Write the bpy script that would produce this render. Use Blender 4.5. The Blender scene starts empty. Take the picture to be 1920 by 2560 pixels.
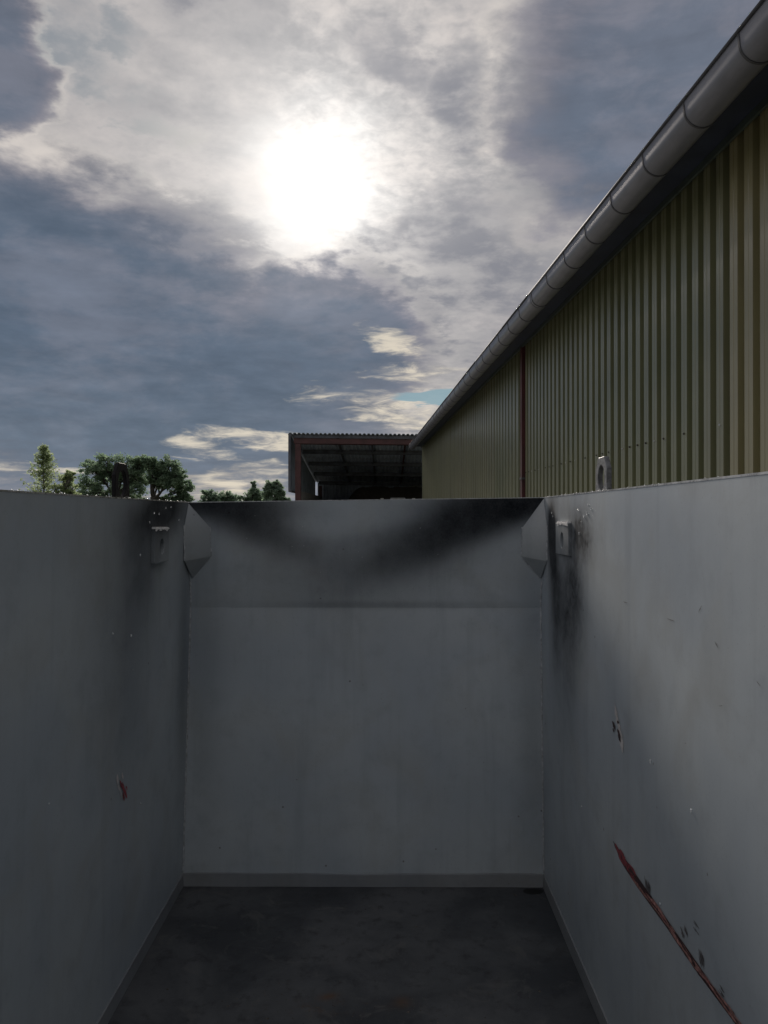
import bpy, bmesh, math, random
from mathutils import Vector, Matrix, Quaternion

random.seed(7)
sc = bpy.context.scene
COL = sc.collection
R = math.radians

# ------------------------------------------------------------------ camera
F = 1900.0                      # focal length in photo pixels (1920 x 2560)
VX, VY = 970.0, 1287.0          # where the container's long direction vanishes
CAMZ = 1.772
cam_d = bpy.data.cameras.new('camera')
cam = bpy.data.objects.new('camera', cam_d)
COL.objects.link(cam)
cam.location = (0, 0, CAMZ)
cam.rotation_euler = (R(90) + math.atan((VY - 1280) / F), 0, math.atan((VX - 960) / F))
cam_d.sensor_fit = 'VERTICAL'
cam_d.sensor_height = 36.0
cam_d.lens = 36.0 * F / 2560.0
cam_d.clip_start = 0.02
cam_d.clip_end = 6000
sc.camera = cam


def P(px, py, Y):
    """real-world point at distance Y that the photo shows at pixel px,py"""
    return Vector(((px - VX) / F * Y, Y, CAMZ + (VY - py) / F * Y))


# ------------------------------------------------------------------ light
SUN_AZ, SUN_EL = -5.3, 23.65
to_sun = Vector((math.sin(R(SUN_AZ)) * math.cos(R(SUN_EL)), math.cos(R(SUN_AZ)) * math.cos(R(SUN_EL)), math.sin(R(SUN_EL))))
sun_d = bpy.data.lights.new('sun', 'SUN')
sun_d.energy = 4.4
sun_d.angle = R(14)
sun_d.color = (1.0, 0.90, 0.80)
sun = bpy.data.objects.new('sun', sun_d)
COL.objects.link(sun)
sun.rotation_euler = (-to_sun).to_track_quat('-Z', 'Y').to_euler()
sun.location = (0, 0, 30)

sc.cycles.max_bounces = 5
sc.cycles.diffuse_bounces = 3
sc.cycles.glossy_bounces = 2
sc.cycles.transmission_bounces = 3
sc.view_settings.view_transform = 'Standard'
sc.view_settings.look = 'None'
sc.view_settings.exposure = 0.0
sc.view_settings.gamma = 1.0
sc.view_settings.use_curve_mapping = False


# ------------------------------------------------------------------ node expression helper
class NT:
    def __init__(self, tree):
        self.t = tree

    def node(self, kind, **kw):
        n = self.t.nodes.new(kind)
        for k, v in kw.items():
            setattr(n, k, v)
        return n

    def link(self, a, b):
        self.t.links.new(a, b)

    def val(self, v):
        return v.s if isinstance(v, E) else v

    def setin(self, sock, v):
        v = self.val(v)
        if isinstance(v, bpy.types.NodeSocket):
            self.t.links.new(v, sock)
        else:
            sock.default_value = v

    def math(self, op, a, b=0.0, c=0.0, clamp=False):
        n = self.node('ShaderNodeMath', operation=op, use_clamp=clamp)
        self.setin(n.inputs[0], a)
        self.setin(n.inputs[1], b)
        self.setin(n.inputs[2], c)
        return E(self, n.outputs[0])

    def smooth(self, x, lo, hi):
        n = self.node('ShaderNodeMapRange', interpolation_type='SMOOTHSTEP')
        self.setin(n.inputs[0], x)
        n.inputs[1].default_value = lo
        n.inputs[2].default_value = hi
        return E(self, n.outputs[0])

    def vec(self, x, y, z=0.0):
        n = self.node('ShaderNodeCombineXYZ')
        for i, v in enumerate((x, y, z)):
            self.setin(n.inputs[i], v)
        return n.outputs[0]

    def noise(self, vec, scale, detail=5.0, rough=0.55, dist=0.0):
        n = self.node('ShaderNodeTexNoise')
        self.link(vec, n.inputs['Vector'])
        n.inputs['Scale'].default_value = scale
        n.inputs['Detail'].default_value = detail
        n.inputs['Roughness'].default_value = rough
        n.inputs['Distortion'].default_value = dist
        return E(self, n.outputs[0])

    def voro(self, vec, scale, feature='F1'):
        n = self.node('ShaderNodeTexVoronoi', feature=feature)
        self.link(vec, n.inputs['Vector'])
        n.inputs['Scale'].default_value = scale
        return E(self, n.outputs['Distance'])

    def mix(self, fac, a, b):
        n = self.node('ShaderNodeMix', data_type='RGBA')
        n.clamp_factor = True
        self.setin(n.inputs[0], fac)
        for i, v in ((6, a), (7, b)):
            if isinstance(v, tuple):
                n.inputs[i].default_value = (*v, 1.0)
            else:
                self.link(v, n.inputs[i])
        return n.outputs[2]

    def scale_col(self, col, f):
        n = self.node('ShaderNodeVectorMath', operation='SCALE')
        if isinstance(col, tuple):
            n.inputs[0].default_value = col
        else:
            self.link(col, n.inputs[0])
        self.setin(n.inputs['Scale'], f)
        return n.outputs[0]

    def add_col(self, a, b):
        n = self.node('ShaderNodeVectorMath', operation='ADD')
        self.link(a, n.inputs[0])
        self.link(b, n.inputs[1])
        return n.outputs[0]


class E:
    def __init__(self, nt, s):
        self.n, self.s = nt, s

    def __add__(self, o): return self.n.math('ADD', self, o)
    __radd__ = __add__
    def __sub__(self, o): return self.n.math('SUBTRACT', self, o)
    def __rsub__(self, o): return self.n.math('SUBTRACT', o, self)
    def __mul__(self, o): return self.n.math('MULTIPLY', self, o)
    __rmul__ = __mul__
    def __truediv__(self, o): return self.n.math('DIVIDE', self, o)
    def __rtruediv__(self, o): return self.n.math('DIVIDE', o, self)
    def sq(self): return self.n.math('MULTIPLY', self, self)
    def max(self, o): return self.n.math('MAXIMUM', self, o)
    def min(self, o): return self.n.math('MINIMUM', self, o)
    def abs(self): return self.n.math('ABSOLUTE', self)
    def exp(self): return self.n.math('EXPONENT', self)
    def clamp(self): return self.n.math('ADD', self, 0.0, clamp=True)


# ------------------------------------------------------------------ sky
world = bpy.data.worlds.new('World')
sc.world = world
world.use_nodes = True
wt = world.node_tree
wt.nodes.clear()
W = NT(wt)
world.cycles.sampling_method = 'NONE'                # smooth cloudy sky: no importance map needed
tc = W.node('ShaderNodeTexCoord')
sep = W.node('ShaderNodeSeparateXYZ')
W.link(tc.outputs['Generated'], sep.inputs[0])
dx, dy, dz = (E(W, sep.outputs[i]) for i in range(3))
az = W.math('ARCTAN2', dx, dy) * (180 / math.pi)
el = W.math('ARCSINE', dz) * (180 / math.pi)
cosang = (dx * to_sun.x + dy * to_sun.y + dz * to_sun.z).min(1.0).max(-1.0)
ang = W.math('ARCCOSINE', cosang) * (180 / math.pi)
q = 1.0 / (dz.max(0.0) + 0.16)
cp = W.vec(dx * q, dy * q, 0.0)                       # flat cloud deck seen in perspective
cp3 = W.vec(dx * 3.0, dy * 3.0, dz * 7.0)
cpst = W.vec(dx * 3.0, dy * 3.0, dz * 22.0)          # layered streaks near the horizon
n_wa = W.noise(cp, 2.4, 6.0, 0.58, 0.1)
n_wb = W.noise(cp3, 2.3, 6.0, 0.62, 0.2)
n_fine = W.noise(cp, 6.0, 6.0, 0.58, 0.15)
n_rip = W.noise(cp, 26.0, 3.0, 0.6, 0.25)
n_str = W.noise(cpst, 2.2, 6.0, 0.62, 0.5)
n_str2 = W.noise(W.vec(dx * 3.0, dy * 3.0, dz * 13.0), 6.0, 6.0, 0.62, 0.6)
wa, wb, wf = n_wa - 0.5, n_wb - 0.5, n_fine - 0.5
ws = n_str - 0.5
pair_w = (az + wa * 9.0 + wf * 6.0, el + wb * 7.0 + wf * 5.5)
pair_s = (az + wa * 3.0, el + ws * 3.2)
pairs = {}
for nm, (A, L) in (('w', pair_w), ('s', pair_s)):
    pairs[nm] = (A, L, A * A, A * L, L * L)


def deg(x, y):
    px, py = x * 1.15732, y * 1.15732
    a = math.atan((px - VX) / F)
    e = math.atan((VY - py) / F * math.cos(a))
    return math.degrees(a), math.degrees(e)


def ell(x, y, a, b, rot=0.0, pair='w'):
    """1 at the centre of a cloud bank, 0 on its rim, negative outside"""
    a0, e0 = deg(x, y)
    k = 0.0349
    sa, sb = a * k, b * k
    c, s = math.cos(R(rot)), math.sin(R(rot))
    p, q_, r, t = c / sa, -s / sa, s / sb, c / sb
    qa, qb, qc = p * p + r * r, 2 * (p * q_ + r * t), q_ * q_ + t * t
    A, L, AA, AL, LL = pairs[pair]
    o = W.math('MULTIPLY_ADD', A, 2 * qa * a0 + qb * e0, 1.0 - (qa * a0 * a0 + qb * a0 * e0 + qc * e0 * e0))
    o = W.math('MULTIPLY_ADD', L, 2 * qc * e0 + qb * a0, o)
    o = W.math('MULTIPLY_ADD', AA, -qa, o)
    o = W.math('MULTIPLY_ADD', LL, -qc, o)
    if abs(qb) > 1e-9:
        o = W.math('MULTIPLY_ADD', AL, -qb, o)
    return o


def union(*fs):
    r = fs[0]
    for f in fs[1:]:
        r = r.max(f)
    return r


# heavy grey banks
heavy = union(ell(130, 745, 760, 325, 13), ell(700, 730, 245, 180, 10), ell(1440, 130, 365, 280, -25),
              ell(5, 150, 115, 100, -20))
front = W.smooth(ang, 75, 50)                          # beyond this the deck carries on by itself
heavy = heavy * front + (1.0 - front) * (wa * 4.0 + wb * 2.0 - 0.2)
m_heavy = W.smooth(heavy, -0.28, 0.46)
mid = union(ell(930, 480, 120, 55, -25), ell(965, 600, 95, 65, 0), ell(840, 545, 120, 45, 25), ell(480, 15, 110, 50),
            ell(880, 110, 150, 70, 20) - 0.45, ell(1040, 560, 160, 130), ell(960, 720, 150, 100), ell(400, 470, 160, 40, 15), ell(1130, 330, 60, 90),
            ell(1000, 200, 60, 90))
m_mid = W.smooth(mid, -0.9, 1.0) * 1.0 * W.smooth(n_fine + wb * 0.5, 0.34, 0.62)
gap = union(ell(300, 225, 130, 40, 8), ell(175, 95, 140, 85, 25) - 0.2, ell(290, 382, 50, 18), ell(270, 60, 50, 40))
m_gap = W.smooth(gap + wf * 5.5 + (n_rip - 0.5) * 1.6, -0.1, 1.5)
streak = union(ell(840, 872, 215, 26, 5, 's'), ell(905, 812, 120, 18, -2, 's'), ell(560, 945, 130, 18, 3, 's'),
               ell(440, 968, 80, 22, 12, 's'), ell(850, 735, 80, 24, 20, 's'), ell(870, 900, 140, 22, 8, 's'),
               ell(20, 1010, 130, 8, 0, 's'), ell(560, 1030, 140, 26, -12, 's'))
m_str = W.smooth(streak + ws * 2.0 + (n_str2 - 0.5) * 5.0, -0.5, 1.7)
cum = W.smooth(ell(500, 1062, 170, 70, 0) + wf * 2.5, -0.1, 0.6)

angw = ang + wa * 7.0 + wf * 7.0
glow_core = (angw.sq() * (-1 / 3.6 ** 2)).exp() * 1.0
glow_mid = (ang.sq() * (-1 / 9.5 ** 2)).exp() * 0.42
glow_wide = (ang.sq() * (-1 / 45.0 ** 2)).exp()
# thin bright deck, mottled and rippled
ripmask = W.smooth(ell(860, 190, 270, 230, 10), -0.5, 0.5)          # rippled high cloud above and right of the sun
tex = W.smooth(n_fine * 0.36 + n_wa * 0.44 + n_wb * 0.2 + (n_rip - 0.5) * (0.08 + 0.26 * ripmask), 0.34, 0.66)
lum = (0.30 + 0.19 * tex) * (1.0 + 0.10 * glow_wide)
c_light = W.mix(tex, (0.90, 0.90, 0.95), (1.08, 1.0, 0.96))
c_light = W.scale_col(c_light, lum)
# grey banks
purple = W.smooth(heavy, 0.75, 0.05) * 0.75 + W.smooth(n_wb, 0.42, 0.62) * 0.35 + W.smooth(el, 18, 34) * 0.4
c_heavy = W.mix(purple, (0.100, 0.139, 0.198), (0.205, 0.205, 0.246))
c_heavy = W.mix(W.smooth(el, 14, 2) * 0.55, c_heavy, (0.150, 0.190, 0.240))
c_heavy = W.scale_col(c_heavy, (0.34 + 0.30 * n_str + 0.38 * n_fine + 0.52 * n_wb) * (1.05 + 0.02 * glow_wide))
c_mid = W.scale_col((0.205, 0.210, 0.240), 0.8 + 0.35 * glow_wide)
sky = W.node('ShaderNodeTexSky', sky_type='NISHITA', sun_disc=False)
sky.sun_elevation = R(SUN_EL)
sky.sun_rotation = R(SUN_AZ % 360)
sky.air_density = 1.2
sky.dust_density = 1.5
c_blue = W.mix(0.7, W.scale_col(sky.outputs[0], 0.05), (0.085, 0.145, 0.205))
col = W.mix(m_gap * 0.8, c_light, c_blue)
col = W.mix(m_mid, col, c_mid)
lit = W.scale_col((1.0, 0.965, 0.90), (glow_core + glow_mid) * (0.70 + 0.40 * tex))
col = W.add_col(col, W.scale_col(lit, 1.0 - 0.6 * m_mid))
# sunlit rims where a bank thins out
rim = W.smooth(heavy, -0.45, -0.05) * W.smooth(heavy, 0.25, 0.0)
col = W.add_col(col, W.scale_col((0.17, 0.150, 0.115), rim * front * tex))
heavy_lit = W.add_col(c_heavy, W.scale_col((0.9, 0.86, 0.84), (ang.sq() * (-1 / 8.0 ** 2)).exp() * 0.15))
col = W.mix(m_heavy * 0.97, col, heavy_lit)
col = W.mix(cum * 0.62, col, W.mix(W.smooth(n_fine, 0.42, 0.6), (0.235, 0.25, 0.285), (0.47, 0.42, 0.36)))
col = W.mix(m_str * 0.78, col, W.mix(W.smooth(n_str2 * 0.7 + n_str * 0.3, 0.38, 0.62), (0.30, 0.30, 0.315), (0.84, 0.75, 0.60)))
m_gap2 = W.smooth(ell(935, 848, 85, 15, -3, 's') + ws * 2.2 + wf * 1.0, 0.0, 0.7)
col = W.mix(m_gap2 * 0.85, col, (0.24, 0.38, 0.44))
below = W.smooth(dz, -0.03, 0.0)
col = W.mix(below, (0.06, 0.065, 0.06), col)
bg = W.node('ShaderNodeBackground')
W.link(W.scale_col(col, 10.0), bg.inputs['Color'])
bg.inputs['Strength'].default_value = 0.1
wo = W.node('ShaderNodeOutputWorld')
W.link(bg.outputs[0], wo.inputs[0])


# ------------------------------------------------------------------ materials
def new_mat(name):
    m = bpy.data.materials.new(name)
    m.use_nodes = True
    t = m.node_tree
    t.nodes.clear()
    n = NT(t)
    out = n.node('ShaderNodeOutputMaterial')
    b = n.node('ShaderNodeBsdfPrincipled')
    n.link(b.outputs[0], out.inputs[0])
    g = n.node('ShaderNodeNewGeometry')
    n.pos = g.outputs['Position']
    s = n.node('ShaderNodeSeparateXYZ')
    n.link(n.pos, s.inputs[0])
    n.x, n.y, n.z = (E(n, s.outputs[i]) for i in range(3))
    n.b, n.out, n.g = b, out, g
    return m, n


def setc(n, v):
    if isinstance(v, tuple):
        n.b.inputs['Base Color'].default_value = (*v, 1)
    else:
        n.link(v, n.b.inputs['Base Color'])


def bump(n, h, strength=0.2, dist=0.01):
    k = n.node('ShaderNodeBump')
    k.inputs['Strength'].default_value = strength
    k.inputs['Distance'].default_value = dist
    n.setin(k.inputs['Height'], h)
    n.link(k.outputs[0], n.b.inputs['Normal'])


def simple(name, col, rough=0.6, metal=0.0, var=0.25, scale=6.0, bmp=0.0, spec=None):
    m, n = new_mat(name)
    a = n.noise(n.pos, scale, 6, 0.6)
    c = n.mix(n.smooth(a, 0.3, 0.7), tuple(x * (1 - var) for x in col), tuple(min(1, x * (1 + var)) for x in col))
    setc(n, c)
    n.setin(n.b.inputs['Roughness'], rough + 0.15 * (a - 0.5))
    n.b.inputs['Metallic'].default_value = metal
    if spec is not None:
        n.b.inputs['Specular IOR Level'].default_value = spec
    if bmp:
        bump(n, n.noise(n.pos, scale * 5, 4, 0.6), bmp)
    return m


def g2(n, a, b, a0, b0, sa, sb, rot=0.0):
    c, s = math.cos(R(rot)), math.sin(R(rot))
    u = (a - a0) * (c / sa) + (b - b0) * (s / sa)
    v = (a - a0) * (-s / sb) + (b - b0) * (c / sb)
    return ((u.sq() + v.sq()) * -1.0).exp()


def paint(name, darkening=None, base=(0.452, 0.514, 0.574), rough=0.42):
    """grey satin container paint; stains(n) gives a 0..1 mask of dark tone, on the side walls partly painted shade"""
    m, n = new_mat(name)
    cloud = n.noise(n.pos, 1.6, 4, 0.5)
    cl2 = n.noise(n.pos, 3.3, 5, 0.6, 0.6)
    mot = n.noise(n.pos, 9.0, 6, 0.62)
    st = n.noise(n.vec(n.x * 9.0, n.y * 9.0, n.z * 0.5), 1.4, 5, 0.6)       # rain streaks
    st2 = n.noise(n.vec(n.x * 40.0, n.y * 40.0, n.z * 1.6), 1.0, 4, 0.6)    # fine runs
    grit = n.noise(n.pos, 130.0, 3, 0.6)
    c = n.mix(n.smooth(cloud, 0.32, 0.68), tuple(k * 0.88 for k in base), (base[0] * 1.08, base[1] * 1.05, base[2] * 1.0))
    c = n.mix(n.smooth(cl2, 0.45, 0.75) * 0.55, c, (base[0] * 0.86, base[1] * 0.80, base[2] * 0.72))
    c = n.mix(n.smooth(mot, 0.48, 0.75) * 0.30, c, tuple(k * 0.62 for k in base))
    c = n.mix(n.smooth(st, 0.50, 0.76) * 0.30, c, tuple(k * 0.58 for k in base))
    c = n.mix(n.smooth(st2, 0.58, 0.80) * 0.22, c, tuple(k * 0.60 for k in base))
    c = n.mix(n.smooth(grit, 0.60, 0.78) * 0.45, c, tuple(k * 0.5 for k in base))
    c = n.mix(n.smooth(n.voro(n.pos, 7.0), 0.045, 0.02) * 0.7, c, (0.09, 0.07, 0.06))       # pinhead rust spots
    rg = rough + 0.16 * (mot - 0.5) + 0.10 * (grit - 0.5)
    if darkening:
        sv = darkening(n)
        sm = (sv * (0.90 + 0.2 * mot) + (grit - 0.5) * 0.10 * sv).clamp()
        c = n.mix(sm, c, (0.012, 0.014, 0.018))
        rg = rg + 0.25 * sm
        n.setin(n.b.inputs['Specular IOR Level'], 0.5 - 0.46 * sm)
    setc(n, c)
    n.setin(n.b.inputs['Roughness'], rg)
    bump(n, n.noise(n.pos, 60.0, 3, 0.5) * 0.10 + cloud * 3.0 + n.noise(n.pos, 3.5, 2, 0.5) * 1.0, 0.2, 0.006)
    return m


# ------------------------------------------------------------------ mesh helpers
def mesh_obj(name, verts, faces, mat, parent=None, smooth=False):
    off = Vector((0, 0, 0))
    p = parent
    while p is not None:
        off += p.location
        p = p.parent
    me = bpy.data.meshes.new(name)
    me.from_pydata([tuple(Vector(v) - off) for v in verts], [], faces)
    me.validate()
    bm = bmesh.new()
    bm.from_mesh(me)
    bmesh.ops.recalc_face_normals(bm, faces=bm.faces[:])
    bm.to_mesh(me)
    bm.free()
    if smooth:
        for f in me.polygons:
            f.use_smooth = True
    me.materials.append(mat)
    o = bpy.data.objects.new(name, me)
    COL.objects.link(o)
    o.parent = parent
    return o


def thing(name, label, cat, loc, group=None):
    o = bpy.data.objects.new(name, None)
    o.empty_display_size = 0.2
    COL.objects.link(o)
    o.location = loc
    o['label'] = label
    o['category'] = cat
    if group:
        o['group'] = group
    return o


def struct(o, kind='structure'):
    o['kind'] = kind
    return o


class MB:
    def __init__(self):
        self.v, self.f = [], []

    def add(self, verts, faces):
        k = len(self.v)
        self.v += [Vector(a) for a in verts]
        self.f += [tuple(i + k for i in fc) for fc in faces]
        return self

    def hexa(self, p):            # 8 corners: 0-3 one side, 4-7 the other
        return self.add(p, [(0, 1, 2, 3), (7, 6, 5, 4), (0, 4, 5, 1), (1, 5, 6, 2), (2, 6, 7, 3), (3, 7, 4, 0)])

    def box(self, x0, x1, y0, y1, z0, z1, T=None):
        p = [(x0, y0, z0), (x1, y0, z0), (x1, y1, z0), (x0, y1, z0), (x0, y0, z1), (x1, y0, z1), (x1, y1, z1), (x0, y1, z1)]
        if T:
            p = [T(*a) for a in p]
        return self.hexa(p)

    def tube(self, pts, rad, n=8, caps=True):
        k0 = len(self.v)
        pts = [Vector(p) for p in pts]
        rings = len(pts)
        up = Vector((0.13, 0.21, 1)).normalized()
        for i, p in enumerate(pts):
            d = (pts[min(i + 1, rings - 1)] - pts[max(i - 1, 0)]).normalized()
            a = d.cross(up)
            if a.length < 1e-3:
                a = d.cross(Vector((1, 0, 0)))
            a.normalize()
            b = d.cross(a)
            r = rad[i] if isinstance(rad, (list, tuple)) else rad
            for j in range(n):
                t = 2 * math.pi * j / n
                self.v.append(p + a * (r * math.cos(t)) + b * (r * math.sin(t)))
        for i in range(rings - 1):
            for j in range(n):
                self.f.append((k0 + i * n + j, k0 + i * n + (j + 1) % n, k0 + (i + 1) * n + (j + 1) % n, k0 + (i + 1) * n + j))
        if caps:
            self.f.append(tuple(k0 + j for j in range(n)))
            self.f.append(tuple(k0 + (rings - 1) * n + j for j in range(n)))
        return self

    def build(self, name, mat, parent=None, smooth=False):
        return mesh_obj(name, self.v, self.f, mat, parent, smooth)


def bevel(o, w=0.004, seg=2):
    b = o.modifiers.new('bevel', 'BEVEL')
    b.width = w
    b.segments = seg
    b.limit_method = 'ANGLE'
    b.angle_limit = R(35)
    return o


# ------------------------------------------------------------------ ground
GZ = -0.28
m_gravel, n = new_mat('gravel')
a = n.noise(n.pos, 0.25, 5, 0.6)
v = n.voro(n.pos, 28.0)
setc(n, n.mix(n.smooth(a + (v - 0.3) * 0.4, 0.35, 0.7), (0.10, 0.098, 0.088), (0.20, 0.19, 0.17)))
n.b.inputs['Roughness'].default_value = 0.9
bump(n, v, 0.6, 0.02)
m_grass, n = new_mat('meadow')
a = n.noise(n.pos, 0.05, 6, 0.65)
b_ = n.noise(n.pos, 3.0, 5, 0.7)
setc(n, n.mix(n.smooth(a * 0.6 + b_ * 0.4, 0.35, 0.65), (0.04, 0.06, 0.02), (0.09, 0.11, 0.04)))
n.b.inputs['Roughness'].default_value = 0.95
bump(n, b_, 0.8, 0.08)
struct(MB().add([(-2500, -2500, GZ), (2500, -2500, GZ), (2500, 2500, GZ), (-2500, 2500, GZ)], [(0, 1, 2, 3)]).build('ground', m_grass))
struct(MB().add([(-14, -30, GZ + .006), (30, -30, GZ + .006), (30, 60, GZ + .006), (-14, 60, GZ + .006)], [(0, 1, 2, 3)]).build('yard', m_gravel))

# ------------------------------------------------------------------ the steel container we look into
D = 3.63
XL = (470 - VX) / F * D
XR = (1360 - VX) / F * D
ZL = CAMZ + 30 / F * D
ZR = CAMZ + 42 / F * D
YB = -2.2                       # rear end, behind the photographer
YF = 3.70                       # fold line of the end wall
ZF = CAMZ - (1515 - VY) / F * YF
T = 0.006


def s_end(n):  # dark V below the rim; fold line and side edges darker too
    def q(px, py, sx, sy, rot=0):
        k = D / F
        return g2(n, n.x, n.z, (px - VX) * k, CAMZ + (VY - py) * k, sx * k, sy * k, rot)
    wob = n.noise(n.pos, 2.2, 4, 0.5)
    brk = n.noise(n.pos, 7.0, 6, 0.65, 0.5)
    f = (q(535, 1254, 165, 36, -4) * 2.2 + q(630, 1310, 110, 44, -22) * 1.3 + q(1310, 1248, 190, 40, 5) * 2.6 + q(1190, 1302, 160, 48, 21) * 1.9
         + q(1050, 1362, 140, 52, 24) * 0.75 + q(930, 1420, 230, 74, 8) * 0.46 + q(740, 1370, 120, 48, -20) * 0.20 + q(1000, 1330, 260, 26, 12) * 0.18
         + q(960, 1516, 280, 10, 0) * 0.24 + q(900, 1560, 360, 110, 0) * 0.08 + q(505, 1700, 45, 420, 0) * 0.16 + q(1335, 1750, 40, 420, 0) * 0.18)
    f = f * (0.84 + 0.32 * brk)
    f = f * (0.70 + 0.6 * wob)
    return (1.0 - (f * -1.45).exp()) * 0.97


def s_left(n):  # smears below the rim, plus wall shade painted as tall dark bands
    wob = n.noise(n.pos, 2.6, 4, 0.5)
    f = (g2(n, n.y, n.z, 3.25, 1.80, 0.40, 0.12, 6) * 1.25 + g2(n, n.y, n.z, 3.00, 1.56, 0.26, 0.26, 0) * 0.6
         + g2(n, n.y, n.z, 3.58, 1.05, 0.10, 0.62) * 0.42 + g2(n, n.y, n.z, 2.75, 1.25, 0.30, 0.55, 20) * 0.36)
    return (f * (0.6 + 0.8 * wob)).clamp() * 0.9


def s_right(n):  # smears by the eye plate, with the corner shadow painted in below
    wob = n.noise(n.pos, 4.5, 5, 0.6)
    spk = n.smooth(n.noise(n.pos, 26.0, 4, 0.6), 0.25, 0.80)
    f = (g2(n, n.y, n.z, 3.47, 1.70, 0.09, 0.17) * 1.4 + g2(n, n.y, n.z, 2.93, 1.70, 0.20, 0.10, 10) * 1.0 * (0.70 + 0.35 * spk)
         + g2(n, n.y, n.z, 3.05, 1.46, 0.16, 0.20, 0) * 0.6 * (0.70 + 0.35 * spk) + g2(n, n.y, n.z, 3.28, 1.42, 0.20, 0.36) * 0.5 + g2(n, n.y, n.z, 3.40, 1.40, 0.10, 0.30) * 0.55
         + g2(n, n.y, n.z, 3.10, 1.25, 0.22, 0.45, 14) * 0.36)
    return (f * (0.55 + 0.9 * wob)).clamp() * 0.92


M_end = paint('grey_paint_dark_end', s_end)
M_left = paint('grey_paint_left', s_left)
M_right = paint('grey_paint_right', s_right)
M_paint = paint('grey_paint')
M_gus = paint('gusset_paint', None, (0.36, 0.40, 0.435))
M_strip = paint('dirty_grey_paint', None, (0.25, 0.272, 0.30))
M_floor, n = new_mat('dirty_floor_steel')
a = n.noise(n.pos, 2.2, 6, 0.62, 0.4)
b_ = n.noise(n.pos, 14.0, 6, 0.65)
gr = n.noise(n.pos, 160.0, 2, 0.5)
c = n.mix(n.smooth(a, 0.34, 0.66), (0.044, 0.049, 0.057), (0.108, 0.114, 0.122))
c = n.mix(n.smooth(b_, 0.50, 0.70) * 0.55, c, (0.020, 0.021, 0.024))
c = n.mix(n.smooth(n.noise(n.pos, 5.0, 7, 0.7, 1.2), 0.54, 0.66) * 0.6, c, (0.125, 0.125, 0.125))
c = n.mix(n.smooth(gr, 0.66, 0.78) * 0.5, c, (0.22, 0.22, 0.21))
rust = (g2(n, n.x, n.y, -0.22, 2.74, 0.16, 0.03) * n.smooth(b_, 0.45, 0.62) * 0.7 + g2(n, n.x, n.y, (820 - VX) / F * 2.80, 2.80, 0.035, 0.02, 20) + g2(n, n.x, n.y, (1006 - VX) / F * 2.77, 2.77, 0.03, 0.03) * 0.8
        + n.smooth(n.noise(n.pos, 3.1, 3, 0.5), 0.66, 0.78) * 0.35)
c = n.mix((rust * (0.5 + b_)).clamp() * 0.7, c, (0.13, 0.066, 0.03))
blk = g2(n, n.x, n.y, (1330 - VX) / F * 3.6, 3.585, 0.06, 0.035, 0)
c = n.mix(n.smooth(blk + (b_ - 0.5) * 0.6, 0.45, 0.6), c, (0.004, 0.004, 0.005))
setc(n, c)
n.setin(n.b.inputs['Roughness'], 0.55 + 0.3 * (a - 0.5))
bump(n, b_ + gr * 0.3, 0.3, 0.006)
M_black = simple('black_lug_paint', (0.008, 0.008, 0.010), 0.55, 0.0, 0.4, 40, 0.15, 0.15)
M_lug_r = simple('worn_grey_lug_paint', (0.13, 0.138, 0.15), 0.42, 0.0, 0.45, 55, 0.2)
M_bare = simple('scuffed_steel_glint', (0.80, 0.80, 0.80), 0.35, 0.0, 0.12, 60, 0.2)  # scuffed metal, its sun glint put into the near-white colour
M_edge = simple('glossy_rim_edge', (0.60, 0.60, 0.60), 0.28, 0.6, 0.3, 25, 0.1)
M_weld = simple('painted_weld', (0.42, 0.445, 0.47), 0.45, 0.0, 0.3, 50, 0.3)

box = thing('steel_container', 'open-topped grey painted steel container seen from inside, end wall dark below the rim', 'container', ((XL + XR) / 2, 0.7, GZ))
# floor
MB().box(XL - .05, XR + .05, YB - .05, YF + .08, -0.012, 0.0).build('floor_plate', M_floor, box)
fr = MB()
for xx in (XL + .25, XR - .25):
    fr.box(xx - .05, xx + .05, YB, YF, GZ + .008, -0.014)
fr.build('skid_frame', M_paint, box)


LEAN = 0.028                    # the left sheet leans out towards the floor


def left_x(z):
    return XL - LEAN * (1 - z / ZL)


def wavy(side, y, z):
    ph = (0.7, 2.1, 4.0) if side < 0 else (3.3, 5.2, 1.1)
    w = math.sin(math.pi * max(0, min(1, z / 1.84))) * math.sin(math.pi * max(0, min(1, (y - YB) / (D - YB))))
    return 0.004 * w * (math.sin(y * 2.6 + ph[0]) + 0.6 * math.sin(y * 5.3 + ph[1]) * math.sin(z * 3 + ph[2]))


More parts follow.
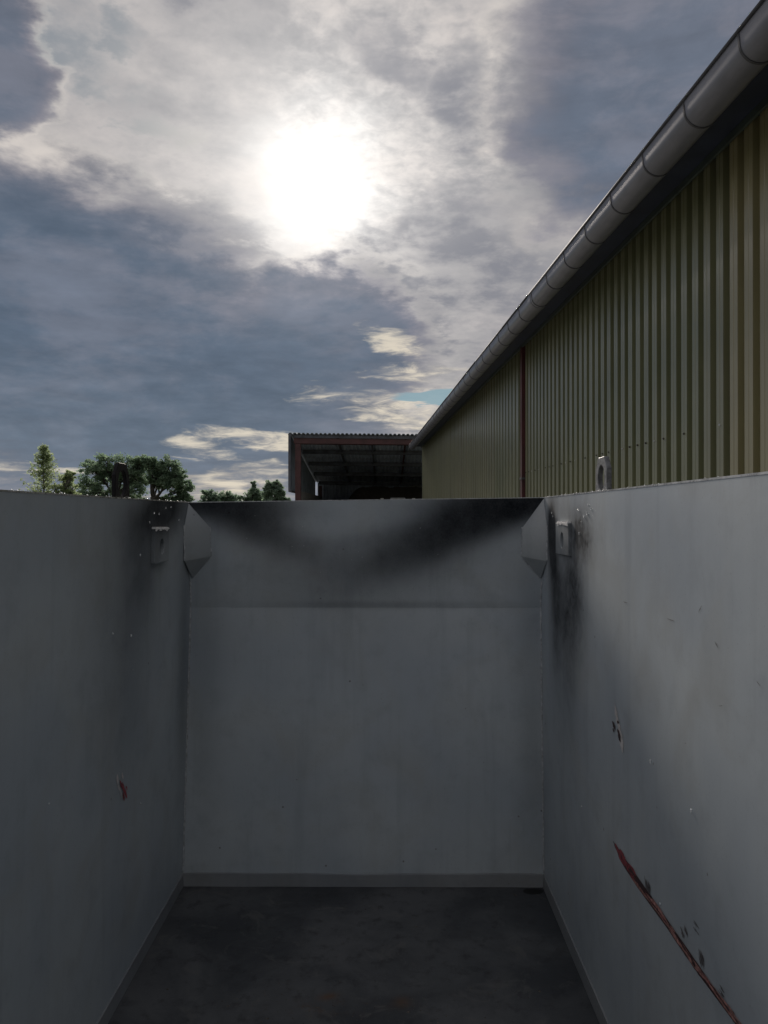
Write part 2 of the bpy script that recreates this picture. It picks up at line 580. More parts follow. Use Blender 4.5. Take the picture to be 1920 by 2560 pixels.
def wall_mesh(name, x, side, zt, mat):
    # subdivided sheet with a few millimetres of waviness, 6 mm thick
    ny, nz = 60, 18
    verts, faces = [], []
    for layer in (0, 1):
        for j in range(nz + 1):
            for i in range(ny + 1):
                y = YB + (D + 0.0 - YB) * i / ny
                y_end = D + (YF - D) * max(0, 1 - abs((j / nz) * zt - ZF) / (zt - ZF if (j / nz) * zt > ZF else ZF))
                y = YB + (y_end + .006 - YB) * i / ny
                z = zt * j / nz
                dxx = wavy(side, y, z)
                verts.append(((x if side > 0 else left_x(z)) + side * (dxx + layer * T), y, z))
    m = (ny + 1) * (nz + 1)
    for j in range(nz):
        for i in range(ny):
            q0 = j * (ny + 1) + i
            f = (q0, q0 + 1, q0 + ny + 2, q0 + ny + 1)
            faces.append(f)
            faces.append(tuple(k + m for k in reversed(f)))
    def strip(ids):
        for a_, b2 in zip(ids[:-1], ids[1:]):
            faces.append((a_, b2, b2 + m, a_ + m))
    strip([i for i in range(ny + 1)])
    strip([nz * (ny + 1) + i for i in range(ny + 1)])
    strip([j * (ny + 1) for j in range(nz + 1)])
    strip([j * (ny + 1) + ny for j in range(nz + 1)])
    return mesh_obj(name, verts, faces, mat, box, True)


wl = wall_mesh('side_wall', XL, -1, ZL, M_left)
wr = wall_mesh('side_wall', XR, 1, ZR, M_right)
for o in (wl, wr):
    e = o.modifiers.new('edges', 'EDGE_SPLIT')
    e.split_angle = R(40)
# grit and flakes lying on the floor
gm_ = MB()
rg_ = random.Random(99)
for _ in range(420):
    if rg_.random() < .45:
        fx, fy = rg_.gauss(-.15, .28), rg_.gauss(2.72, .10)
    else:
        fx, fy = rg_.uniform(XL + .06, XR - .06), rg_.uniform(1.2, D - .06)
    if not (XL + .05 < fx < XR - .05):
        continue
    r_ = rg_.uniform(.0015, .005) * (2.2 if rg_.random() < .06 else 1)
    aa = rg_.uniform(0, 6.28)
    c_, s_2 = math.cos(aa) * r_, math.sin(aa) * r_
    hh = r_ * rg_.uniform(.3, .7)
    gm_.add([(fx + c_, fy + s_2, .0004), (fx - s_2 * .6, fy + c_ * .6, .0004), (fx - c_ * .8, fy - s_2 * .8, .0004), (fx + s_2 * .5, fy - c_ * .5, .0004), (fx, fy, hh)],
            [(0, 1, 4), (1, 2, 4), (2, 3, 4), (3, 0, 4)])
struct(gm_.build('floor_grit', simple('grit', (0.11, 0.10, 0.09), 0.8, 0, 0.7, 200), box), 'stuff')
# top edges: a bright cap strip added as the sky's reflected line, a millimetre proud of each sheet
MB().box(XL - T - .002, XL + .001, YB, D - .004, ZL, ZL + .005).build('rim_edge', M_edge, box)
MB().box(XR - .001, XR + T + .002, YB, D - .004, ZR, ZR + .005).build('rim_edge', M_edge, box)


def end_panel(name, ya, za0, za1, yb, zb0, zb1, mat):
    """sheet between (ya, left z, right z) below and (yb, ...) above"""
    nx, nz = 30, 10
    v, f = [], []
    for layer in (0, 1):
        for j in range(nz + 1):
            t = j / nz
            for i in range(nx + 1):
                s = i / nx
                z0, z1 = za0 + (za1 - za0) * s, zb0 + (zb1 - zb0) * s
                xl = left_x(z0 + (z1 - z0) * t) + .0005
                x = xl + (XR - .0005 - xl) * s
                w = math.sin(math.pi * t) * math.sin(math.pi * s)
                y = ya + (yb - ya) * t + 0.006 * w * math.sin(x * 3.1 + t * 2) + layer * T
                v.append((x, y, z0 + (z1 - z0) * t))
    m = (nx + 1) * (nz + 1)
    for j in range(nz):
        for i in range(nx):
            k = j * (nx + 1) + i
            q_ = (k, k + 1, k + nx + 2, k + nx + 1)
            f.append(q_)
            f.append(tuple(z + m for z in reversed(q_)))
    for i in range(nx):
        for k in (i, nz * (nx + 1) + i):
            f.append((k, k + 1, k + 1 + m, k + m))
    o = mesh_obj(name, v, f, mat, box, True)
    e = o.modifiers.new('edges', 'EDGE_SPLIT')
    e.split_angle = R(40)
    return o


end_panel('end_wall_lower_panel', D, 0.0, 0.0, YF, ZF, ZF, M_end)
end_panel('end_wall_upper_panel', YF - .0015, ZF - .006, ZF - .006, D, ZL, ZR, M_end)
MB().hexa([(XL, D - .001, ZL + .0005), (XR, D - .001, ZR + .0005), (XR, D + T + .002, ZR + .0005), (XL, D + T + .002, ZL + .0005),
           (XL, D - .001, ZL + .004), (XR, D - .001, ZR + .004), (XR, D + T + .002, ZR + .004), (XL, D + T + .002, ZL + .004)]).build('rim_edge', M_weld, box)
# rear end, behind the camera
MB().box(XL - LEAN - .01, XR + .01, YB - T, YB, 0, ZL).build('rear_door', M_paint, box)
# outside stiffeners
for x, sd in ((XL - T, -1), (XR + T, 1)):
    for k in range(6):
        y = -1.9 + k * 1.02
        zt_ = (ZL if sd < 0 else ZR) - .16
        a0, a1 = (left_x(0) - T - .003, left_x(zt_) - T - .003) if sd < 0 else (x + .003, x + .003)
        MB().hexa([(a0, y, 0), (a0 + sd * .05, y, 0), (a0 + sd * .05, y + .08, 0), (a0, y + .08, 0),
                   (a1, y, zt_), (a1 + sd * .05, y, zt_), (a1 + sd * .05, y + .08, zt_), (a1, y + .08, zt_)]).build('stiffener', M_paint, box)
# bent cover strips along the floor edge
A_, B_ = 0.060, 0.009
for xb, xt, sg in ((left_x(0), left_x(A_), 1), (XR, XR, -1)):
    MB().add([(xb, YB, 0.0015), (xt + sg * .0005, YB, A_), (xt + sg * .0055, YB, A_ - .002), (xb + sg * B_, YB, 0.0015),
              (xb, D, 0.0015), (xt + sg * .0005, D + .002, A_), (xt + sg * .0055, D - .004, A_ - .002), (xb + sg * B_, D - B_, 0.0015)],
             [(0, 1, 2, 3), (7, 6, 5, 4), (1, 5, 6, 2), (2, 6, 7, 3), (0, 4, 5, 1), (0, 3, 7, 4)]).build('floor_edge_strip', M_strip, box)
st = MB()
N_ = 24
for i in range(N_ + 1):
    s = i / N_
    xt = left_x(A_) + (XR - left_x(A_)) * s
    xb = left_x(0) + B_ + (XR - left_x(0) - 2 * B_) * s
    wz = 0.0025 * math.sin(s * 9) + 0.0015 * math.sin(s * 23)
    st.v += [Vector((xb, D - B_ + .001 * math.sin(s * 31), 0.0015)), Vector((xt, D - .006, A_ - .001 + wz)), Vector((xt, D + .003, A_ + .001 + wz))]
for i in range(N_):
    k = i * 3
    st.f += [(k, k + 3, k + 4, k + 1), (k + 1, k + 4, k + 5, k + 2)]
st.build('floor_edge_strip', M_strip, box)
# corner gussets
for side, x, zt in ((-1, XL, ZL), (1, XR, ZR)):
    s = -side
    g = [(x + s * .001, D - .001, zt - .003),
         (x + s * .001, 3.555, 1.722), (x + s * .100, D + .012, 1.712),
         (x + s * .001, 3.560, 1.556), (x + s * .102, D + .034, 1.572),
         (x + s * .006, D + .052, 1.462)]
    gm = MB().add(g, [(0, 1, 2), (1, 3, 4, 2), (3, 5, 4)])
    o = gm.build('corner_gusset', M_gus, box, True)
    sol = o.modifiers.new('thick', 'SOLIDIFY')
    sol.thickness = 0.005
    sol.offset = 0
    bevel(o, 0.018, 4)
    # welds round it
    for a_, b2 in ((1, 3), (2, 4), (4, 5)):
        pa, pb = Vector(g[a_]), Vector(g[b2])
        pts = [pa.lerp(pb, t / 14) + Vector((random.uniform(-.0015, .0015), random.uniform(-.0015, .0015), 0)) for t in range(15)]
        MB().tube(pts, [random.uniform(.003, .0055) for _ in pts], 6).build('weld_bead', M_weld, box, True)
# corner welds
for sg, s in ((-1, 1), (1, -1)):
    pts, rad = [], []
    for i in range(90):
        z = 0.07 + (1.45 - 0.07) * i / 89
        y = D + (YF - D) * (z / ZF if z < ZF else 1 - (z - ZF) / (ZL - ZF))
        x = left_x(z) if sg < 0 else XR
        pts.append((x + s * .003 + random.uniform(-.0008, .0008), y - .003, z))
        rad.append(random.uniform(.003, .0062))
    MB().tube(pts, rad, 6).build('weld_bead', M_weld, box, True)


def lug(name, x0, x1, ya, yb, z0, z1, cham, hole, hz, mat, smooth=True):
    """plate in the wall's plane with a round hole; chamfered upper corners; x0..x1 its thickness"""
    yc = (ya + yb) / 2
    if cham:
        outer = [(ya, z0), (yb, z0), (yb, z1 - cham * 1.25), (yb - cham, z1), (ya + cham, z1), (ya, z1 - cham * 1.25)]
    else:
        outer = [(ya, z0), (yb, z0), (yb, z1), (ya, z1)]
    N = 32
    ring = []
    for i in range(N):                         # outer outline resampled by angle from the hole
        t = 2 * math.pi * i / N
        d = (math.cos(t), math.sin(t))
        best = None
        for (p, q_) in zip(outer, outer[1:] + outer[:1]):
            ex, ez = q_[0] - p[0], q_[1] - p[1]
            den = d[0] * ez - d[1] * ex
            if abs(den) < 1e-9:
                continue
            tt = ((p[0] - yc) * ez - (p[1] - hz) * ex) / den
            uu = ((p[0] - yc) * d[1] - (p[1] - hz) * d[0]) / den
            if tt > 0 and -1e-6 <= uu <= 1 + 1e-6 and (best is None or tt < best):
                best = tt
        ring.append((yc + d[0] * best, hz + d[1] * best))
    for c_ in outer:                            # snap nearest samples onto true corners
        k = min(range(N), key=lambda i: (ring[i][0] - c_[0]) ** 2 + (ring[i][1] - c_[1]) ** 2)
        ring[k] = c_
    inn = [(yc + hole * math.cos(2 * math.pi * i / N), hz + hole * 1.12 * math.sin(2 * math.pi * i / N)) for i in range(N)]
    mb = MB()
    for x in (x0, x1):
        mb.v += [Vector((x, a_, b2)) for a_, b2 in ring] + [Vector((x, a_, b2)) for a_, b2 in inn]
    for i in range(N):
        j = (i + 1) % N
        mb.f += [(i, j, N + j, N + i), (2 * N + i, 3 * N + i, 3 * N + j, 2 * N + j),
                 (i, 2 * N + i, 2 * N + j, j), (N + i, N + j, 3 * N + j, 3 * N + i)]
    return bevel(mb.build(name, mat, box), 0.0025, 2)


lz = 0.127
l1 = lug('lifting_lug', XL - T - .015, XL - T - .001, 2.677, 2.825, ZL - .10, ZL + .130, .036, .042, ZL + .058, M_black)
l1['label'] = 'black lifting lug on the rim in front of the trees'
l2 = lug('lifting_lug', XR + T + .001, XR + T + .019, 2.617, 2.758, ZR - .10, ZR + .124, .034, .040, ZR + .050, M_lug_r)
l2['label'] = 'worn grey lifting lug on the rim in front of the green wall'
lug('eye_plate', XL - .004, XL + .013, 3.07, 3.265, 1.574, 1.714, 0, .029, 1.640, M_left)
lug('eye_plate', XR - .013, XR + .002, 3.09, 3.325, 1.604, 1.737, 0, .029, 1.665, M_right)
# ragged chips and scratches, lying on the sheets
def on_left(px, py):
    x = XL - LEAN * .5
    for _ in range(4):
        y = x * F / (px - VX)
        z = CAMZ + (VY - py) / F * y
        x = left_x(z)
    return x, x * F / (px - VX), z


def ragged(name, outline_px, wall, mat, jag=1.5, seed=1, lift=0.0012, sub=6):
    rnd = random.Random(seed)
    pts = []
    for (p, q_) in zip(outline_px, outline_px[1:] + outline_px[:1]):
        for k in range(sub):
            t = k / sub
            pts.append((p[0] + (q_[0] - p[0]) * t + rnd.uniform(-jag, jag), p[1] + (q_[1] - p[1]) * t + rnd.uniform(-jag, jag)))
    v = []
    for (px, py) in pts:
        if wall == 'R':
            x = XR
            y = x * F / (px - VX)
            z = CAMZ + (VY - py) / F * y
            v.append(Vector((x - lift + wavy(1, y, z), y, z)))
        elif wall == 'L':
            x, y, z = on_left(px, py)
            v.append(Vector((x + lift - wavy(-1, y, z), y, z)))
    n_ = len(v)
    bmv = [tuple(a_) for a_ in v]
    me = bpy.data.meshes.new(name)
    bm = bmesh.new()
    vs = [bm.verts.new(a_) for a_ in bmv]
    f = bm.faces.new(vs)
    bmesh.ops.triangulate(bm, faces=[f])
    verts = [w_.co.copy() for w_ in bm.verts]
    bm.verts.index_update()
    faces = [tuple(w_.index for w_ in ff.verts) for ff in bm.faces]
    bm.free()
    return mesh_obj(name, verts, faces, mat, box)


M_red = simple('red_primer', (0.34, 0.07, 0.085), 0.6, 0.0, 0.55, 70, 0.3)
M_pink = simple('scraped_primer', (0.46, 0.24, 0.215), 0.6, 0.0, 0.5, 90, 0.3)
M_gouge = simple('dark_gouge_steel', (0.06, 0.03, 0.032), 0.5, 0.0, 0.4, 90, 0.3)  # dark red-brown of the scored steel
M_pale = simple('pale_undercoat', (0.62, 0.60, 0.60), 0.55, 0.0, 0.2, 60, 0.2)
line = [(1533, 2101), (1552, 2148), (1595, 2215), (1638, 2271), (1693, 2357), (1743, 2430), (1792, 2492), (1841, 2560), (1880, 2612)]


def band(line, lo, hi):
    up, dn = [], []
    for i, (x, y) in enumerate(line):
        a_ = line[max(i - 1, 0)]
        b2 = line[min(i + 1, len(line) - 1)]
        L_ = math.hypot(b2[0] - a_[0], b2[1] - a_[1])
        nx, ny = (b2[1] - a_[1]) / L_, -(b2[0] - a_[0]) / L_
        l_, h_ = (lo[i], hi[i]) if isinstance(lo, list) else (lo, hi)
        up.append((x + nx * h_, y + ny * h_))
        dn.append((x + nx * l_, y + ny * l_))
    return up + dn[::-1]


M_scuff = simple('grey_scuff', (0.13, 0.12, 0.125), 0.5, 0, 0.4, 60)
ragged('gouge', band(line, [-1, -2, -3, -3, -2, -2.5, -3, -4, -4], [0.5, 0.5, 0, 1, 1, 1, 1, 1, 1]), 'R', M_gouge, 0.8, 3, 0.0012, 9)


def along(t):
    t = max(0, min(len(line) - 1.001, t))
    i = int(t)
    f_ = t - i
    a_, b2 = line[i], line[i + 1]
    L_ = math.hypot(b2[0] - a_[0], b2[1] - a_[1])
    return (a_[0] + (b2[0] - a_[0]) * f_, a_[1] + (b2[1] - a_[1]) * f_), ((b2[0] - a_[0]) / L_, (b2[1] - a_[1]) / L_)


def slivers(name, spec, mat, seed, lift, wall='R'):
    """many thin ragged shavings; spec: (x, y, dirx, diry, length, width)"""
    rnd = random.Random(seed)
    mb = MB()
    for (x, y, ux, uy, ln, wd) in spec:
        k = 5
        a_, b2 = [], []
        for i in range(k + 1):
            t = i / k
            w_ = wd * math.sin(math.pi * (0.08 + 0.84 * t)) * rnd.uniform(.6, 1.2)
            px, py = x + ux * ln * (t - .5), y + uy * ln * (t - .5)
            j_ = rnd.uniform(-.5, .5)
            a_.append((px - uy * (w_ / 2 + j_), py + ux * (w_ / 2 + j_)))
            b2.append((px + uy * (w_ / 2 - j_), py - ux * (w_ / 2 - j_)))
        pts = []
        for (px, py) in a_ + b2[::-1]:
            xw = XR if wall == 'R' else XL
            yy = xw * F / (px - VX)
            zz = CAMZ + (VY - py) / F * yy
            sd = 1 if wall == 'R' else -1
            if sd < 0:
                xw, yy, zz = on_left(px, py)
            pts.append(Vector((xw - sd * (lift - wavy(sd, yy, zz)), yy, zz)))
        n0 = k + 1
        mb.add(pts, [(i, i + 1, 2 * n0 - 2 - i, 2 * n0 - 1 - i) for i in range(k)])
    return struct(mb.build(name, mat, box), 'stuff')


rs = random.Random(77)
pk, rdm, dk = [], [], []
for i in range(95):
    t = rs.uniform(1.9, 8.0)
    (x, y), (ux, uy) = along(t)
    o_ = rs.uniform(0.5, 10.0) * min(1, (t - 1.5))
    rec = (x + uy * o_, y - ux * o_, ux + rs.uniform(-.06, .06), uy, rs.uniform(18, 60), rs.uniform(1.2, 3.6))
    (pk if rs.random() < .72 else (rdm if rs.random() < .7 else dk)).append(rec)
for i in range(34):
    t = rs.uniform(0.35, 2.0)
    (x, y), (ux, uy) = along(t)
    o_ = rs.uniform(0.5, 15.0) * math.sin(math.pi * min(1, max(0, (t - .25) / 1.75)))
    (rdm if rs.random() < .75 else dk).append((x + uy * o_, y - ux * o_, ux + rs.uniform(-.1, .1), uy, rs.uniform(12, 36), rs.uniform(2.0, 5.0)))
slivers('dark_shavings', dk, M_gouge, 3, .0018)
slivers('red_primer_shavings', rdm, M_red, 2, .0024)
slivers('primer_shavings', pk, M_pink, 1, .0032)
sc_ = []
for (x, y, ux, uy, L_, n_) in [(1618, 2214, .22, .97, 40, 9), (1749, 2392, .2, .98, 42, 9), (1706, 2325, .35, .93, 30, 6), (1800, 2478, .5, .86, 30, 5), (1735, 2318, .5, .86, 26, 4)]:
    for i in range(n_):
        sc_.append((x + rs.uniform(-5, 5), y + rs.uniform(-12, 12), ux, uy, L_ * rs.uniform(.4, 1), rs.uniform(.8, 2.4)))
slivers('grey_scuffs', sc_, M_scuff, 4, .0016)
slivers('pale_chip', [(1541, 1788, .12, .99, 44, 7), (1545, 1806, .2, .98, 40, 8), (1550, 1836, .16, .98, 46, 10), (1553, 1858, .12, .99, 44, 9), (1538, 1770, .1, .99, 24, 3)], M_pale, 5, .0014)
slivers('dark_chip', [(1535, 1812, .3, .95, 22, 6), (1545, 1804, .2, .98, 8, 5), (1547, 1834, .2, .98, 28, 6), (1549, 1846, .2, .98, 16, 4), (1534, 1824, .2, .98, 10, 4)], M_gouge, 6, .0024)
slivers('pale_chip', [(294, 1952, .1, .99, 34, 7), (297, 1968, .25, .97, 22, 5), (306, 1940, .1, .99, 18, 5), (303, 1986, .2, .97, 26, 3)], M_pale, 7, .0014, 'L')
slivers('red_chip', [(303, 1962, .3, .95, 24, 6), (309, 1972, .2, .98, 34, 6), (314, 1984, .2, .98, 26, 5), (309, 1992, .15, .98, 22, 4), (316, 1970, .2, .98, 12, 3)], M_red, 8, .0022, 'L')
for k, (px, py, ln, an) in enumerate([(1675, 1549, 22, 18), (1748, 1522, 22, -65), (1562, 1505, 18, 15), (1800, 1763, 12, -3), (1788, 1610, 20, 62),
                                      (1893, 1708, 20, 55), (1710, 1856, 5, 0)]):
    ca, sa = math.cos(R(an)), math.sin(R(an))
    ragged('scratch', [(px - ln / 2 * ca, py - ln / 2 * sa), (px + .8 * sa, py - .8 * ca), (px + ln / 2 * ca, py + ln / 2 * sa), (px - .8 * sa, py + .8 * ca)],
           'R', bpy.data.materials['grey_scuff'], 0.4, 30 + k, 0.0012, 3)
# bare scuffed top edges of the eye plates, sun glint painted near-white
for x0, x1, zt, ya_ in ((XL - .002, XL + .0145, 1.7152, 3.075), (XR - .0145, XR - .001, 1.7382, 3.10)):
    ed = MB()
    rnd = random.Random(x0)
    k = 14
    top, bot = [], []
    for i in range(k + 1):
        y = ya_ + .19 * i / k
        top.append(y)
    for i in range(k):
        h = rnd.uniform(.002, .007)
        ed.box(x0, x1, top[i], top[i + 1] - .0004, zt - .001, zt + h)
        xi = x1 if x0 < 0 else x0
        ed.box(xi - .0012, xi + .0012, top[i], top[i + 1] - .0004, zt - rnd.uniform(.002, .014), zt)
    ed.build('bare_plate_edge', M_bare, box)
# rain drops clinging to the steel
m_drop, n = new_mat('rain_drop')
setc(n, (0.9, 0.93, 0.95))
n.b.inputs['Roughness'].default_value = 0.04
n.b.inputs['Transmission Weight'].default_value = 0.55
n.b.inputs['IOR'].default_value = 1.33
dr = MB()
rd = random.Random(21)


def drop(c, nrm, r, long=1.6):
    bmv = bmesh.new()
    bmesh.ops.create_icosphere(bmv, subdivisions=1, radius=1.0)
    vs = [Vector((w_.co.x * r, w_.co.y * r, w_.co.z * r * long)) + Vector(c) for w_ in bmv.verts]
    bmv.verts.index_update()
    dr.add(vs, [tuple(w_.index for w_ in ff.verts) for ff in bmv.faces])
    bmv.free()


for px, py in [(395, 1285), (383, 1283), (372, 1306), (348, 1388), (445, 1300), (470, 1272), (425, 1268), (412, 1270), (330, 1675), (325, 1590), (280, 1585), (120, 2010), (445, 1780), (350, 2010)]:
    x_, y, z_ = on_left(px, py)
    drop((x_ + .003 - wavy(-1, y, z_), y, z_), None, rd.uniform(.0022, .0034), rd.uniform(1.3, 2.6))
for px, py in [(1380, 1282), (1383, 1291), (1446, 1274), (1477, 1271), (1455, 1304), (1449, 1333), (1470, 1262), (1624, 1902), (1726, 2024), (1455, 2014), (1648, 2256), (1460, 1290), (1468, 1283)]:
    y = XR * F / (px - VX)
    z_ = CAMZ + (VY - py) / F * y
    drop((XR - .003 + wavy(1, y, z_), y, z_), None, rd.uniform(.0022, .0034), rd.uniform(1.2, 2.4))
for _ in range(46):
    y = rd.uniform(1.6, 3.6)
    s_ = rd.random() < .6
    drop(((XL - .003) if s_ else (XR + .003), y, (ZL if s_ else ZR) + .006), None, rd.uniform(.0018, .0036), .7)
for _ in range(30):
    px, py = rd.uniform(560, 1280), rd.uniform(1270, 1520)
    t = (py - 1257) / (1515 - 1257)
    y = D + (YF - D) * t
    drop(((px - VX) / F * y, y - .004, CAMZ + (VY - py) / F * y), None, rd.uniform(.0012, .002), 1.6)
struct(dr.build('rain_drops', m_drop, box, True), 'stuff')

# ------------------------------------------------------------------ the long green hall on the right
ha = math.atan((884 - VX) / F)
hu = Vector((math.sin(ha), math.cos(ha), 0))
hn = Vector((math.cos(ha), -math.sin(ha), 0))
LW = 2.70
S0, S1 = -7.0, 29.1


def H(l, s, h):
    """hall frame: l metres right of the camera line, s metres along, h metres above the camera"""
    return hn * l + hu * s + Vector((0, 0, CAMZ + h))


def HB(mb, l0, l1, s0, s1, h0, h1):
    return mb.box(l0, l1, s0, s1, h0, h1, T=H)


GH = GZ - CAMZ
m_sheet, n = new_mat('green_sheet')
oi = n.node('ShaderNodeObjectInfo')
rv = E(n, oi.outputs['Random'])
a = n.noise(n.pos, 1.1, 5, 0.6)
b_ = n.noise(n.vec(n.x * 8, n.y * 8, n.z * 0.6), 1.5, 5, 0.6)
c = n.mix(n.smooth(a, 0.3, 0.7), (0.128, 0.146, 0.078), (0.172, 0.184, 0.100))
c = n.mix(rv * 0.30, c, (0.25, 0.225, 0.15))
c = n.mix(n.smooth(b_, 0.55, 0.8) * 0.35, c, (0.13, 0.105, 0.06))
c = n.mix(n.smooth(n.noise(n.pos, 40, 4, 0.6), 0.62, 0.8) * 0.3, c, (0.10, 0.09, 0.06))
setc(n, c)
n.b.inputs['Roughness'].default_value = 0.28
n.b.inputs['Specular IOR Level'].default_value = 1.0
bump(n, a * 2 + b_, 0.12, 0.010)
m_sheet2 = m_sheet.copy()
m_sheet2.name = 'buff_sheet'
for nd in m_sheet2.node_tree.nodes:
    if nd.type == 'MIX' and tuple(round(x, 3) for x in nd.inputs[6].default_value[:3]) == (0.128, 0.146, 0.078):
        nd.inputs[6].default_value = (0.23, 0.212, 0.112, 1)
        nd.inputs[7].default_value = (0.285, 0.258, 0.14, 1)
M_fascia = simple('navy_fascia', (0.030, 0.042, 0.075), 0.55, 0, 0.25, 3)
M_flash = simple('dark_green_flashing', (0.055, 0.075, 0.065), 0.5, 0, 0.2, 3)
M_maroon = simple('maroon_paint', (0.075, 0.018, 0.022), 0.6, 0, 0.3, 4)
M_gutter, n = new_mat('grey_plastic_gutter')
a = n.noise(n.pos, 5.0, 5, 0.6)
b_ = n.noise(n.vec(n.x * 1.0, n.y * 1.0, n.z * 9), 3.0, 4, 0.6)
setc(n, n.mix(n.smooth(a * 0.5 + b_ * 0.5, 0.35, 0.65), (0.160, 0.170, 0.210), (0.205, 0.215, 0.258)))
n.b.inputs['Roughness'].default_value = 0.32
n.b.inputs['Specular IOR Level'].default_value = 0.4
bump(n, a, 0.06, 0.01)
M_brk = simple('dark_bracket', (0.08, 0.084, 0.098), 0.7, 0.0, 0.2, 20)
M_roof = simple('fibre_cement_roof', (0.12, 0.12, 0.12), 0.8, 0, 0.3, 3, 0.3)
M_screw = simple('screw_head', (0.55, 0.56, 0.56), 0.3, 0.6, 0.2, 30)
M_conc = simple('concrete', (0.25, 0.245, 0.235), 0.85, 0, 0.2, 3, 0.3)

hall = thing('warehouse', 'long hall clad in olive green ribbed sheets with grey gutter', 'warehouse', H(LW, 8, GH))


def sheet_mesh(npitch, pitch, dep, h0, h1, crest=0.54, groove=True):
    """trapezoid sheet, s from 0, l from 0 (back) to -dep (crest), open profile with a 1 mm return"""
    prof = []
    web = pitch * 0.03
    for k in range(npitch):
        s = k * pitch
        tr = pitch * (1 - crest) - 2 * web
        cw = pitch * crest
        prof += [(s, 0), (s + tr, 0), (s + tr + web, -dep)]
        if groove:
            m_ = s + tr + web + cw * .5
            prof += [(m_ - .006, -dep), (m_, -dep + .004), (m_ + .006, -dep)]
        prof += [(s + tr + web + cw, -dep)]
    prof.append((npitch * pitch, 0))
    return prof


SHEETS = {}


def wall_sheet(s0, npitch, pitch, dep, h0, h1, l0, mat, crest=0.54):
    key = (npitch, pitch, dep, h0, h1, mat.name)
    base = H(LW, 8, GH)
    if key not in SHEETS:
        prof = sheet_mesh(npitch, pitch, dep, h0, h1, crest)
        v, f = [], []
        for (s, l) in prof:
            for h in (h0, h1):
                v.append(hn * l + hu * s + Vector((0, 0, h)))
        for i in range(len(prof) - 1):
            f.append((2 * i, 2 * i + 2, 2 * i + 3, 2 * i + 1))
        me = bpy.data.meshes.new('wall_sheet')
        me.from_pydata(v, [], f)
        me.materials.append(mat)
        SHEETS[key] = me
    o = bpy.data.objects.new('wall_sheet', SHEETS[key])
    COL.objects.link(o)
    o.parent = hall
    o.location = H(l0, s0, 0) - base
    return o


S_PIPE = F * LW / (1321 - 884)
S_DOOR = F * LW / (1868 - 884)
HT = 2.645
pit = 0.2
s = S_PIPE - 0.09
k = 0
while s - 5 * pit > S_DOOR - 0.3:
    s -= 5 * pit
    wall_sheet(s, 5, pit, 0.048, GH + .25, HT, LW - 0.004 * (k % 2), m_sheet, 0.52)
    k += 1
rem = int(round((s - S_DOOR) / pit))
if rem > 0:
    wall_sheet(s - rem * pit, rem, pit, 0.048, GH + .25, HT, LW - .006, m_sheet, 0.52)
    s -= rem * pit
s_door = s
k = 0
while s > S0:
    s -= 5 * pit
    wall_sheet(s, 5, pit, 0.042, GH + .25, HT, LW - 0.012 - 0.004 * (k % 2), m_sheet2)
    k += 1
# far half: wider ribs
pf = 0.27
s = S_PIPE + 0.30
k = 0
while s < S1 - 0.2:
    wall_sheet(s, 4, pf, 0.050, GH + .25, HT, LW + 0.004 * (k % 2), m_sheet, 0.58)
    s += 4 * pf
    k += 1
s_far = s
HB(MB(), LW - .03, LW + .03, S_PIPE + .06, S_PIPE + .295, GH + .2, HT).build('joint_flashing', M_flash, hall)
HB(MB(), LW - .095, LW - .01, S_PIPE - .06, S_PIPE + .055, GH, HT - .02).build('downpipe', M_maroon, hall)
for h_ in (0.55, -0.4):
    HB(MB(), LW - .105, LW - .005, S_PIPE - .075, S_PIPE + .072, h_, h_ + .03).build('pipe_clip', M_brk, hall)
HB(MB(), LW - .045, LW + .05, S0 - .2, s_far, GH, GH + .3).build('plinth', M_conc, hall)
HB(MB(), LW - .05, LW + .02, s_far, s_far + .06, GH, HT).build('corner_flashing', M_flash, hall)
# fascia, soffit lip, roof
HB(MB(), 2.338, 2.362, S0, s_far + .1, 2.60, 2.80).build('fascia_board', M_fascia, hall)
HB(MB(), 2.605, 2.628, S0, s_far + .1, 2.596, 2.646).build('wall_head_trim', M_flash, hall)
HB(MB(), 2.363, 2.80, S0, s_far + .1, 2.648, 2.668).build('soffit', M_fascia, hall)
rf = MB()
prof = []
for i in range(220 * 3):
    pass
nw = int((s_far - S0 + .6) / .177)
for i in range(nw):
    for j in range(4):
        sx = S0 - .2 + (i + j / 4) * .177
        hh = 0.022 * math.sin(j / 4 * 2 * math.pi)
        rf.v += [H(2.25, sx, 2.83 + hh), H(9.5, sx, 4.70 + hh), H(16.75, sx, 2.83 + hh)]
nn = nw * 4
for i in range(nn - 1):
    rf.f += [(3 * i, 3 * i + 1, 3 * i + 4, 3 * i + 3), (3 * i + 1, 3 * i + 2, 3 * i + 5, 3 * i + 4)]
ro = rf.build('roof', M_roof, hall, True)
so = ro.modifiers.new('thick', 'SOLIDIFY')
so.thickness = .008
# gables and back wall
for s_ in (S0, s_far):
    MB().add([H(LW + .05, s_, GH), H(16.3, s_, GH), H(16.3, s_, 2.95), H(9.5, s_, 4.78), H(LW + .05, s_, 2.95)], [(0, 1, 2, 3, 4)]).build('gable_wall', m_sheet, hall)
HB(MB(), 16.25, 16.35, S0, s_far, GH, 2.9).build('back_wall', m_sheet, hall)
# gutter: half-round trough with beaded lip, in lengths
GC_L, GC_H, GR = 2.201, 2.562, 0.109


def gut_prof():
    pr = []
    pr.append((GC_L - GR - .006, GC_H + .055))
    for i in range(19):
        t = math.pi + math.pi * i / 18
        pr.append((GC_L + GR * math.cos(t), GC_H + GR * math.sin(t)))
    pr.append((GC_L + GR, GC_H + .05))
    return pr


